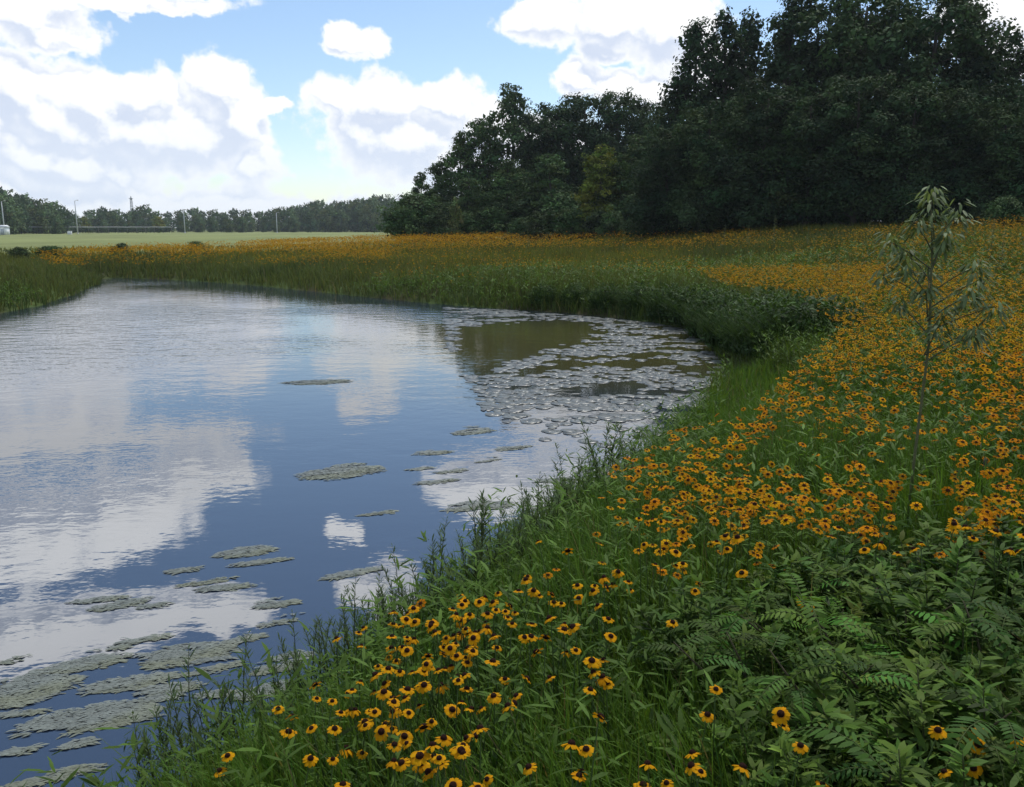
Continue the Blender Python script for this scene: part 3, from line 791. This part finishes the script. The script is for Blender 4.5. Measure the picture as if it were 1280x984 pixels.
# all the farther ones, too many to count
S = Soup(); far = FL[NEAR:]
dist = np.linalg.norm(far - (0, 0, CAMZ), axis=1)
def far_heads(S, P, r, npet, seed, hue=np.ones(3)):
    g = np.random.default_rng(seed); n = len(P)
    ax = norm(np.c_[g.normal(0, .35, n), g.normal(0, .35, n) - .25, np.ones(n)])
    u = norm(np.cross(ax, np.array((1., .2, 0)))); w = np.cross(ax, u)
    ph = g.random(n)*6.28; tone = (.70 + .45*g.random((n, 1)))*np.c_[np.ones(n), .72 + .38*g.random(n), np.ones(n)]
    def ring(rad, th, dz): return P + rad[:, None]*(np.cos(th)[:, None]*u + np.sin(th)[:, None]*w) + ax*dz[:, None]
    zero = np.zeros(n)
    for k_ in range(npet):
        a = ph + k_*2*math.pi/npet; hw = .46*2*math.pi/npet
        v = np.stack((ring(r*.25, a, zero), ring(r*.8, a - hw, -r*.08), ring(r, a, -r*.2), ring(r*.8, a + hw, -r*.08)), 1).reshape(-1, 3)
        i = np.arange(n)[:, None]*4
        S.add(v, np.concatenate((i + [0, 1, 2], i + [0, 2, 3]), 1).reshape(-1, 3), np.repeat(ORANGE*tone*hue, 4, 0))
    m = 6
    vs = [ring(r*.36, ph + j*2*math.pi/m, r*.03) for j in range(m)] + [P + ax*(r*.3)[:, None]]
    v = np.stack(vs, 1).reshape(-1, 3); i = np.arange(n)[:, None]*(m+1)
    S.add(v, np.concatenate([i + [j, (j+1) % m, m] for j in range(m)], 1).reshape(-1, 3), np.tile(BROWN*1.2, (len(v), 1)))
a_ = dist < 9
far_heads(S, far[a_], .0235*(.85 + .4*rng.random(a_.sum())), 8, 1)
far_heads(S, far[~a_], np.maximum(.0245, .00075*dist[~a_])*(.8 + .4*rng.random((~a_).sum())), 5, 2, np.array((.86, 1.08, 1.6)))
n = a_.sum(); P = far[a_].copy(); hh = .5*np.ones(n); P[:, 2] -= hh + .01
blades(S, P, hh, np.full(n, .004), rng.random(n)*6.28, np.full(n, .02), np.tile((.05, .08, .025), (n, 1)), (0, .5))
tag(S.build('wildflowers', M_petal), 'mass of golden flowers with brown centres across the meadow', 'wildflowers', kind='stuff')
print('flowers', len(FL), 'stuff', len(far))

# ------------------------------------------------------------------ sedge clumps on the cove's far bank
def sedge_mesh(seed, n=900):
    g = np.random.default_rng(seed); S = Soup(); r = np.sqrt(g.random(n))*.42; a = g.random(n)*6.28
    base = np.c_[r*np.cos(a), r*np.sin(a), np.zeros(n) - .03]; h = (.40 + .45*g.random(n))*(1.1 - .5*r/.42)
    c = np.array((.030, .058, .016))*(1 + .25*g.normal(size=(n, 1)))
    blades(S, base, h, .010 + .008*g.random(n), a + g.normal(0, .4, n), .25 + .5*g.random(n), np.clip(c, .004, .3), (0, .45, .8))
    m = 1500; d = norm(g.normal(size=(m, 3))); d[:, 2] = np.abs(d[:, 2]); p = d*(.55 + .5*g.random((m, 1)))*np.array((.5, .5, .72)); nr = norm(d + .4*g.normal(size=(m, 3)) + (0, 0, .3))
    L = .05 + .06*g.random(m); leaves(S, p, np.cross(nr, norm(g.normal(size=(m, 3)))) + (0, 0, .3), nr, L, L*.4, np.clip(np.array((.034, .066, .017))*(1 + .3*g.normal(size=(m, 1))), .004, .3))
    return S.mesh('sedge_clump', M_grass)
SM = [sedge_mesh(200 + i) for i in range(3)]
for i, (px, py, s) in enumerate(((760,392,.9),(800,396,1.0),(838,402,1.15),(868,408,1.2),(895,418,1.25),(920,430,1.25),(945,436,1.2),(968,440,1.25),(992,444,1.3),(1016,444,1.2),(1040,440,1.15),(1058,430,.95),(720,388,.8),(680,386,.8),(900,402,1.2),(960,415,1.2),(1010,424,1.2))):
    p = at(px, py, .15)
    for it in range(3): p = at(px, py, max(.02, float(height(p[:1], p[1:])[0])))
    zz = max(.0, float(height(p[:1], p[1:])[0]))
    o = link('sedge_clump', SM[i % 3]); o.location = (p[0], p[1], zz); o.rotation_euler = (0, 0, i*1.7); o.scale = (s*1.1, s*1.1, s)
    tag(o, 'dark green rounded mound of sedge and leaves on the bank behind the cove', 'sedge', 'sedge clumps behind the cove')

# ------------------------------------------------------------------ the slender weeds along the near water's edge
def weed_meshes(seed):
    g = np.random.default_rng(seed); T = Soup(); F = Soup(); h = .75
    for b in range(4):
        a = g.random()*6.28; l = (.05 + .12*g.random()); hb = h*(.6 + .4*g.random()); tip = np.array((math.cos(a)*l, math.sin(a)*l, hb))
        pts = [np.array((0.01*b, 0, -.03)), tip*np.array((.3, .3, .45)), tip*np.array((.65, .65, .8)), tip]
        tube(T, pts, [.004, .003, .0022, .001], (.06, .07, .03), 5)
        m = 60; t = .15 + .85*g.random(m); B = np.stack([np.interp(t*3, range(4), [q[k_] for q in pts]) for k_ in range(3)], 1)
        an = g.random(m)*6.28; d = np.c_[np.cos(an), np.sin(an), .7 + .5*g.random(m)]; L = (.035 + .05*g.random(m))*(1.15 - .5*t)
        nr = norm(np.c_[-np.cos(an), -np.sin(an), np.ones(m)] + .2*g.normal(size=(m, 3)))
        leaves(F, B, d, nr, L, L*.17, np.clip(np.array((.068, .105, .045))*(1 + .2*g.normal(size=(m, 1))), .01, .3))
    return T.mesh('stem', M_grass, True), F.mesh('leaves', M_grass)
WM = [weed_meshes(300 + i) for i in range(5)]
k_ = 0
for (px, py, s) in [(470,820,1.0),(490,812,.9),(545,780,1.0),(590,760,.9),(610,755,1.0),(630,738,1.0),(650,730,.9),(668,712,1.0),(690,690,1.0),(716,668,1.0),(735,655,.9),(748,640,1.0),(442,842,.9),(415,868,.9),(385,900,.9),(180,985,.8),(215,975,.9),(240,985,1.0),(270,965,.9),(300,955,1.05),(330,945,.9),(350,905,.9),(375,885,.85),(400,850,.8),(430,830,.8),(455,805,.85),(480,800,.8),(505,790,.9),(530,775,.9),(555,760,.95),(575,765,.9),
                    (600,745,1.35),(622,735,.95),(640,720,1.0),(660,700,.95),(680,690,1.0),(700,670,.95),(712,650,1.0),(728,640,1.0),(742,628,.95),(752,615,1.35),(768,610,.95),(785,600,.9),(640,745,.9),(690,715,.9),(560,790,.8),(520,810,.8),(350,960,.9),(200,1000,.9),(260,1000,.9)]:
    p = at(px, py, .3)
    for it in range(4): p = at(px, py, max(.02, float(height(p[:1], p[1:])[0])) + .12)
    zz = float(height(p[:1], p[1:])[0]); e = empty('shore_weed', (p[0], p[1], max(-.03, zz)), k_*1.3, s*.92)
    link('stem', WM[k_ % 5][0], e); link('leaves', WM[k_ % 5][1], e)
    if s > 1.2: lab = ('tallest slender weed leaning over the water at the middle of the near bank' if px < 700 else 'tall slender weed standing against the water at the far end of the near bank'); grp = None
    else: lab = 'slender upright weed with narrow leaves on the near edge of the pond'; grp = 'slender weeds on the near shore'
    tag(e, lab, 'weed', grp); k_ += 1

# ------------------------------------------------------------------ feathery shrubs, near right
def shrub_meshes(seed, leafcol=(.022, .050, .009)):
    g = np.random.default_rng(seed); T = Soup(); F = Soup()
    for b in range(9):
        a = g.random()*6.28; l = .10 + .28*g.random(); hb = .42 + .22*g.random()
        tip = np.array((math.cos(a)*l, math.sin(a)*l, hb)); pts = [np.array((.02*math.cos(a), .02*math.sin(a), -.03)), tip*np.array((.4, .4, .5)), tip*np.array((.75, .75, .85)), tip]
        tube(T, pts, [.007, .005, .004, .002], (.06, .055, .03), 6)
        for q in range(8):
            t = .30 + .70*(q + g.random())/8; B = np.array([np.interp(t*3, range(4), [z_[k2] for z_ in pts]) for k2 in range(3)])
            fa = g.random()*6.28; L = .15 + .13*g.random(); up = .35 + .5*g.random(); npair = 13
            u = np.linspace(.12, 1, npair); ca, sa = math.cos(fa), math.sin(fa)
            rz = L*(up*u - .75*u**2.2); R_ = np.c_[B[0] + ca*L*u*.95, B[1] + sa*L*u*.95, B[2] + rz]
            tube(T, np.r_[[B], R_[3::3]], [.0018]*(1 + len(R_[3::3])), (.07, .10, .03), 4, False)
            tang = norm(np.gradient(R_, axis=0)); side = norm(np.cross(tang, np.array((0, 0, 1.)))); nrm = np.cross(side, tang)
            ll = .052*np.sin(math.pi*(.12 + .80*u))**.7*(L/.27)
            tone = (1 + .25*g.normal())*np.array((1 + .15*g.normal(), 1, 1))
            for sgn in (-1, 1):
                dr = side*sgn + tang*.45 + np.array((0, 0, -.12)); c = np.clip(np.array(leafcol)*tone*(1 + .12*g.normal(size=(npair, 1))), .006, .3)
                leaves(F, R_, dr, nrm + .3*g.normal(size=(npair, 3)), ll, ll*.30, c, .06, .5, True)
    return T.mesh('stems', M_shrub, True), F.mesh('foliage', M_shrub)
def leafy_meshes(seed, leafcol):
    """bushy herb: many upright stems set all round with small pointed leaves"""
    g = np.random.default_rng(seed); T = Soup(); F = Soup()
    for b in range(26):
        a = g.random()*6.28; l = .34*g.random()**.6; hb = (.40 + .24*g.random())*(1 - .5*l)
        tip = np.array((math.cos(a)*l, math.sin(a)*l, hb)); pts = [np.array((.05*math.cos(a), .05*math.sin(a), -.03)), tip*np.array((.45, .45, .45)), tip*np.array((.8, .8, .8)), tip]
        tube(T, pts, [.004, .003, .0025, .0012], (.06, .07, .03), 5)
        m = 60; t = .2 + .8*g.random(m)**.8; B = np.stack([np.interp(t*3, range(4), [q[k2] for q in pts]) for k2 in range(3)], 1)
        an = g.random(m)*6.28; d = np.c_[np.cos(an), np.sin(an), .1 + .7*g.random(m)]
        nr = norm(np.c_[-.5*np.cos(an), -.5*np.sin(an), np.ones(m)] + .3*g.normal(size=(m, 3))); L = (.045 + .05*g.random(m))*(1.2 - .5*t)
        tone = (1 + .18*g.normal())*np.array((1 + .12*g.normal(), 1, 1))
        leaves(F, B, d, nr, L, L*(.26 + .14*g.random(m)), np.clip(np.array(leafcol)*tone*(1 + .2*g.normal(size=(m, 1))), .005, .3), .1, .45, True)
    return T.mesh('stems', M_shrub, True), F.mesh('foliage', M_shrub)
SH = [shrub_meshes(400 + i, (.040, .082, .013)) for i in range(2)] + [shrub_meshes(410, (.074, .140, .018))]
LF = [leafy_meshes(420 + i, ((.056, .106, .015), (.046, .092, .016), (.066, .118, .016))[i % 3]) for i in range(6)]
for i, (px, py, s, kind) in enumerate(((905,800,.9,'l'),(955,770,1.0,'l'),(1010,750,1.0,'l'),(1065,735,1.0,'l'),(1120,728,1.0,'l'),(1180,728,1.0,'l'),(1240,730,1.0,'l'),(1300,735,1.0,'l'),(940,830,.9,'l'),(1000,805,1.0,'l'),(1055,800,1.0,'b'),(1115,790,1.0,'l'),(1185,790,1.0,'l'),(1255,795,1.05,'l'),(1310,820,1.0,'l'),
        (985,870,.95,'d'),(1060,865,1.0,'l'),(1140,860,1.05,'b'),(1215,865,1.05,'l'),(1285,880,1.0,'d'),(930,905,.8,'l'),(1020,940,.95,'l'),(1110,940,1.0,'d'),(1190,945,1.0,'l'),(1260,955,.95,'l'),(1340,940,1.0,'l'),(1380,820,1.0,'l'),(960,990,.75,'l'),(1070,1010,.85,'l'),(1160,1020,.9,'l'),(1240,1030,.9,'l'))):
    p = at(px, py, 1.0)
    for it in range(5): p = at(px, py, float(height(p[:1], p[1:])[0]) + .42)
    zz = float(height(p[:1], p[1:])[0])
    if kind == 'l':
        e = empty('leafy_herb', (p[0], p[1], zz), i*2.2, s*(.9 + .25*rng.random())); q = LF[i % 6]
        tag(e, 'bushy green herb with small pointed leaves in the near right corner', 'herb', 'bushy herbs at the near right')
    else:
        e = empty('feathery_shrub', (p[0], p[1], zz), i*2.2, s); q = SH[2] if kind == 'b' else SH[i % 2]
        if kind == 'b': tag(e, 'bright green shrub with arching feathery leaves, the one nearer the flowers' if px < 1100 else 'bright green shrub with arching feathery leaves among the darker herbs to its right', 'shrub')
        else: tag(e, 'dark green shrub with feathery paired leaflets among the bushy herbs', 'shrub', 'dark feathery shrubs at the near right')
    link('stems', q[0], e); link('foliage', q[1], e)

# ------------------------------------------------------------------ the young tree standing in the flowers
def sapling():
    g = np.random.default_rng(9); p = np.array(spot(1166, 4.9)); z = float(height(p[:1], p[1:])[0])
    topz = CAMZ + 4.9*math.tan(R(azel(1160, 232)[1])); h = topz - z
    e = empty('sapling', (p[0], p[1], z)); T = Soup(); F = Soup()
    tr = [np.array(q) for q in ((0, 0, -.05), (.01, 0, h*.3), (.03, 0, h*.6), (.0, 0, h*.85), (-.03, 0, h*.97))]
    tube(T, tr, [.010, .008, .007, .005, .003], (.10, .105, .05), 8)
    T.build('trunk', M_bark, e, True); T = Soup()
    tufts = [(-.03, 0, h*.975, 1.0), (-.02, .0, h*.93, .9), (.13, .02, h*.93, .95), (-.10, -.03, h*.90, .9), (-.19, .05, h*.86, .9), (.03, -.06, h*.87, 1.0), (.10, .08, h*.86, 1.0), (-.08, .1, h*.83, 1.0), (.2, -.05, h*.80, 1.0),
             (.27, .05, h*.76, .9), (-.16, -.08, h*.79, .9), (.05, .12, h*.78, 1.0), (.16, -.1, h*.73, 1.0), (-.06, -.1, h*.74, .9), (.24, .1, h*.70, .9),(-.24, .0, h*.78, .9),(.33, -.04, h*.70, 1.0),(.1, .02, h*.68, 1.0),(-.12, .06, h*.70, .9),(.2, -.1, h*.64, 1.0),(.3, .08, h*.62, .9),(.02, -.1, h*.64, .9)]
    for (x, y, zz, s) in tufts:
        b = np.array((x, y, zz)); s0 = np.array((.01, 0, zz - .14))
        tube(T, [s0, (s0 + b)/2 + (0, 0, .01), b], [.004, .003, .002], (.08, .085, .05), 5, False)
        n = 58; a = g.random(n)*6.28; el = g.random(n)
        L = (.045 + .04*g.random(n))*s
        st = b + np.c_[np.cos(a), np.sin(a), np.zeros(n)]*(.01 + .06*g.random((n, 1))) + np.c_[np.zeros(n), np.zeros(n), .03*g.normal(size=n)]
        d = np.c_[np.cos(a), np.sin(a), -.0 - 1.25*el]; nr = np.c_[np.cos(a)*1.2, np.sin(a)*1.2, np.ones(n)*.8]
        c = np.clip(np.array((.115, .155, .072))*(1 + .2*g.normal(size=(n, 1))), .02, .4)
        leaves(F, st, d, nr, L, L*.24, c, .08, fine=True)
    T.build('branches', M_bark, e, True); F.build('crown', M_shrub, e)
    tag(e, 'slim young tree with pale drooping leaves standing among the golden flowers', 'sapling')
sapling()

# a few tall pale weeds showing against the dark wood
def stalk_meshes(seed):
    g = np.random.default_rng(seed); T = Soup(); F = Soup(); h = 1.25
    tube(T, [(0,0,-.05), (.01,.0,.5), (.0,.02,.9), (.03,0,h)], [.01,.008,.006,.003], (.10,.12,.06), 6)
    for j in range(70):
        t = .35 + .65*g.random(); a = g.random()*6.28; L = .16*(1.3 - t)
        leaves(F, np.array([[.01, 0, h*t]]), np.array([[math.cos(a), math.sin(a), .3 - .6*g.random()]]), np.array([[.2*math.cos(a), .2*math.sin(a), 1]]), [L], [L*.3], np.array([[.12, .15, .06]])*(1 + .2*g.normal()))
    return T.mesh('stem', M_grass, True), F.mesh('leaves', M_grass)
ST = [stalk_meshes(500 + i) for i in range(3)]
for i, (px, d, s) in enumerate(((905,33,1.1),(935,34,1.0),(968,33,1.25),(1010,32,1.0),(1045,30,1.0),(1085,28,1.1),(1240,24,1.15),(1255,23,1.0),(780,38,1.1),(660,42,1.1),(890,20,1.0),(1050,22,.9))):
    x, y = spot(px, d); z = float(height(np.array([x]), np.array([y]))[0]); e = empty('tall_weed', (x, y, z), i, s*.95)
    link('stem', ST[i % 3][0], e); link('leaves', ST[i % 3][1], e)
    tag(e, 'pale tall weed stalk rising above the flowers in front of the wood', 'weed', 'tall weed stalks in the meadow')

# ------------------------------------------------------------------ floating leaves
def pad_mesh(seed):
    g = np.random.default_rng(seed); n = 22; S = Soup(); th = np.linspace(.16, 2*math.pi - .16, n)
    r = 1 + .05*np.sin(3*th + g.random()*6) + .03*g.normal(size=n)
    z = .02*np.sin(2*th + g.random()*6) + .02
    top = np.c_[r*np.cos(th), r*np.sin(th), z]; inner = np.c_[.5*np.cos(th), .5*np.sin(th), np.full(n, .03)]
    v = np.r_[[(0.05, 0, .02)], inner, top, top - (0, 0, .03)]; f = []
    for i in range(n - 1):
        f += [(0, 1+i, 2+i), (1+i, 1+n+i, 2+n+i), (1+i, 2+n+i, 2+i), (1+n+i, 1+2*n+i, 2+2*n+i), (1+n+i, 2+2*n+i, 2+n+i)]
    c = np.array((.074, .088, .082))*(.75 + .5*g.random())*np.array((1 + .15*g.random(), 1, 1))
    S.add(v, f, c); return S, S.mesh('lily_pad', M_pad, True)
PADS = [pad_mesh(600 + i) for i in range(6)]
def pads():
    zone = [(555,384),(640,388),(760,398),(850,408),(890,424),(908,455),(905,482),(870,512),(820,545),(770,560),(700,552),(640,545),(605,510),(590,480),(575,470),(560,440)]
    hole = [(572,408),(690,398),(748,402),(742,424),(680,440),(640,455),(600,472),(572,478)]
    corners = np.array([at(*q) for q in zone]); lo, hi = corners.min(0), corners.max(0)
    n = 11000; x = lo[0] + (hi[0]-lo[0])*rng.random(n); y = lo[1] + (hi[1]-lo[1])*rng.random(n)
    px, py = project(np.c_[x, y, np.zeros(n)])
    q = fbm(x, y, .9, 80); q2 = fbm(x*.6, y*1.6, 1.9, 84)
    keep = in_poly(px, py, zone) & ~in_poly(px + 4*rng.normal(size=n), py + 1.5*rng.normal(size=n), hole) & (q*.22 + q2*.40 + .50*fbm(x*.8, y*2.0, 3.6, 88) > .515) & (sdist(x, y) < -.1)
    edge = sstep(py, 505, 560); keep &= rng.random(n) > edge*.75
    x, y = x[keep], y[keep]; d = np.hypot(x, y); o = np.argsort(d); x, y = x[o], y[o]
    S = Soup()
    for i, (a, b) in enumerate(zip(x, y)):
        r = .045 + .055*rng.random(); rz = rng.random()*6.28; k2 = i % 6; z = .002 + .0002*(i % 23)
        if i < 300:
            ob = link('lily_pad', PADS[k2][1]); ob.location = (a, b, z); ob.scale = (r*1.2, r, r*.8); ob.rotation_euler = (0, 0, rz)
            tag(ob, 'flat round floating leaf among the many at the near side of the cove', 'lily pad', 'floating leaves at the near side of the cove')
        else:
            P0 = PADS[k2][0]; v = P0.v[0]*np.array((r*1.2, r, r*.8)); c, s = math.cos(rz), math.sin(rz)
            S.add(np.c_[v[:, 0]*c - v[:, 1]*s + a, v[:, 0]*s + v[:, 1]*c + b, v[:, 2] + z], P0.f[0], P0.c[0]*(.85 + .3*rng.random()))
    tag(S.build('lily_pads', M_pad, smooth=True), 'sheet of floating leaves covering the far side of the cove', 'lily pads', kind='stuff')
    print('pads', len(x))
pads()
def mat_thing(px, py, wpx, hpx, label, group, i):
    p = at(px, py); e0 = at(px - wpx/2, py); e1 = at(px + wpx/2, py); n0 = at(px, py + hpx/2); n1 = at(px, py - hpx/2)
    a, b = np.linalg.norm(e1 - e0)/2, np.linalg.norm(n1 - n0)/2
    area = math.pi*a*b; dd = np.linalg.norm(p); L0 = .018 + .0028*dd
    n = int(min(3500, max(60, area/(L0*L0*.30)*2.2))); g = np.random.default_rng(700 + i); S = Soup()
    sk = .30 + .12*g.normal()                       # the wind has drawn the patches out the same way
    n = int(n*1.5); u = g.random(n)**.5; th = g.random(n)*6.28; x0 = a*u*np.cos(th); y0 = b*u*np.sin(th)
    x = x0; y = y0 + sk*x0*min(1.0, 1.6*b/a + .25)
    k0 = 1/(.10 + .012*dd); al = x*.95 + y*.3; ac = -x*.3 + y*.95
    jag = .55*fbm(al*k0*.22 + i*9, ac*k0*1.5, 1.0, 90) + .55*fbm(al*k0*.09 + i*5, ac*k0*.5, 1.0, 94)
    fr = fbm(al*k0*.9, ac*k0*3.2, 1.0, 99)
    keep = (jag + .45*(fr - .48) > .475 + .16*u**4) & (g.random(n) < 1.05 - .55*u**3); x, y, al, ac = x[keep], y[keep], al[keep], ac[keep]; n = len(x)
    if n < 5: return
    an = .3 + g.normal(0, .30, n) + (g.random(n) < .5)*math.pi; d = np.c_[np.cos(an), np.sin(an), .02*g.normal(size=n)]
    nr = norm(np.c_[.12*g.normal(size=n), .12*g.normal(size=n), np.ones(n)]); L = L0*(.9 + .9*g.random(n))
    ridge = fbm(al*k0*.35, ac*k0*2.2, 1.0, 97)[:, None]
    c = np.array((.120, .138, .122))*(.55 + .9*ridge)*(.85 + .3*g.random((n, 1))); yel = (sstep(fbm(al*k0*.3, ac*k0*.6, 1.0, 98), .5, .7)*.35)[:, None]
    c = c*(1 - yel) + np.array((.17, .18, .075))*yel
    leaves(S, np.c_[x, y, .002 + .008*ridge[:, 0]], d, nr, L, L*.26, np.clip(c, .02, .5), .04, .5, True)
    o = S.build('pondweed_mat', M_weed); o.location = (p[0], p[1], 0)
    tag(o, label, 'pondweed', group)
MATS = [(30,862,95,40,0),(14,822,40,18,0),(120,903,150,40,0),(55,965,130,44,0),(42,912,52,14,0),(97,930,34,10,0),(110,830,72,15,0),(172,800,64,9,0),(160,855,95,15,0),(232,818,100,28,0),(252,836,84,28,0),(212,862,60,12,0),(272,868,42,9,0),(300,798,50,14,0),(18,940,50,9,0),(205,872,40,8,0),
    (60,838,50,9,0),(130,812,60,8,0),(330,865,60,16,0),(352,830,60,22,0),(20,892,60,7,0),
    (152,756,52,11,1),(125,750,60,6,1),(192,757,32,7,1),(255,724,110,18,1),(308,690,64,14,1),(345,755,62,16,1),(345,777,62,12,1),(322,703,70,9,1),(228,713,40,8,1),(440,717,64,9,1),(280,735,60,8,1),
    (428,590,92,20,2),(398,478,84,6,3),(585,633,52,12,4),(565,588,42,8,4),(590,540,52,14,4),(540,566,42,6,4),(522,586,32,5,4),(622,632,34,10,4),(472,640,60,10,4),(545,602,50,6,4),(610,575,36,6,4),(640,560,44,7,4),(690,600,40,6,4)]
LB = [('grey green patch of floating weed on the dark blue water nearest the bank', 'floating weed on the nearest water'), ('thin grey patch of floating weed across the reflected clouds', 'floating weed under the reflected clouds'),
      ('long brownish patch of floating weed alone in the middle of the pond', None), ('thin dark strip of floating weed alone far out on the pond', None), ('small grey patch of floating weed between open water and the cove', 'floating weed before the cove')]
for i, (px, py, w_, h_, q) in enumerate(MATS): mat_thing(px, py, w_*(1.25 if q == 0 else 1.1), h_*(1.2 if q == 0 else 1.0), LB[q][0], LB[q][1], i)

# ------------------------------------------------------------------ air
def haze():
    S = Soup(); box(S, (0, 250, 14.5), (1500, 1500, 33), (1, 1, 1))
    m = bpy.data.materials.new('haze'); m.use_nodes = True; k = NT(m.node_tree)
    v = k.n('ShaderNodeVolumePrincipled'); v.inputs['Color'].default_value = (.78, .86, .95, 1); v.inputs['Density'].default_value = .00024; v.inputs['Anisotropy'].default_value = .3
    o = k.n('ShaderNodeOutputMaterial'); k.l(v.outputs[0], o.inputs['Volume'])
    tag(S.build('haze', m), 'thin pale haze over the whole field', 'haze', kind='stuff')
haze()
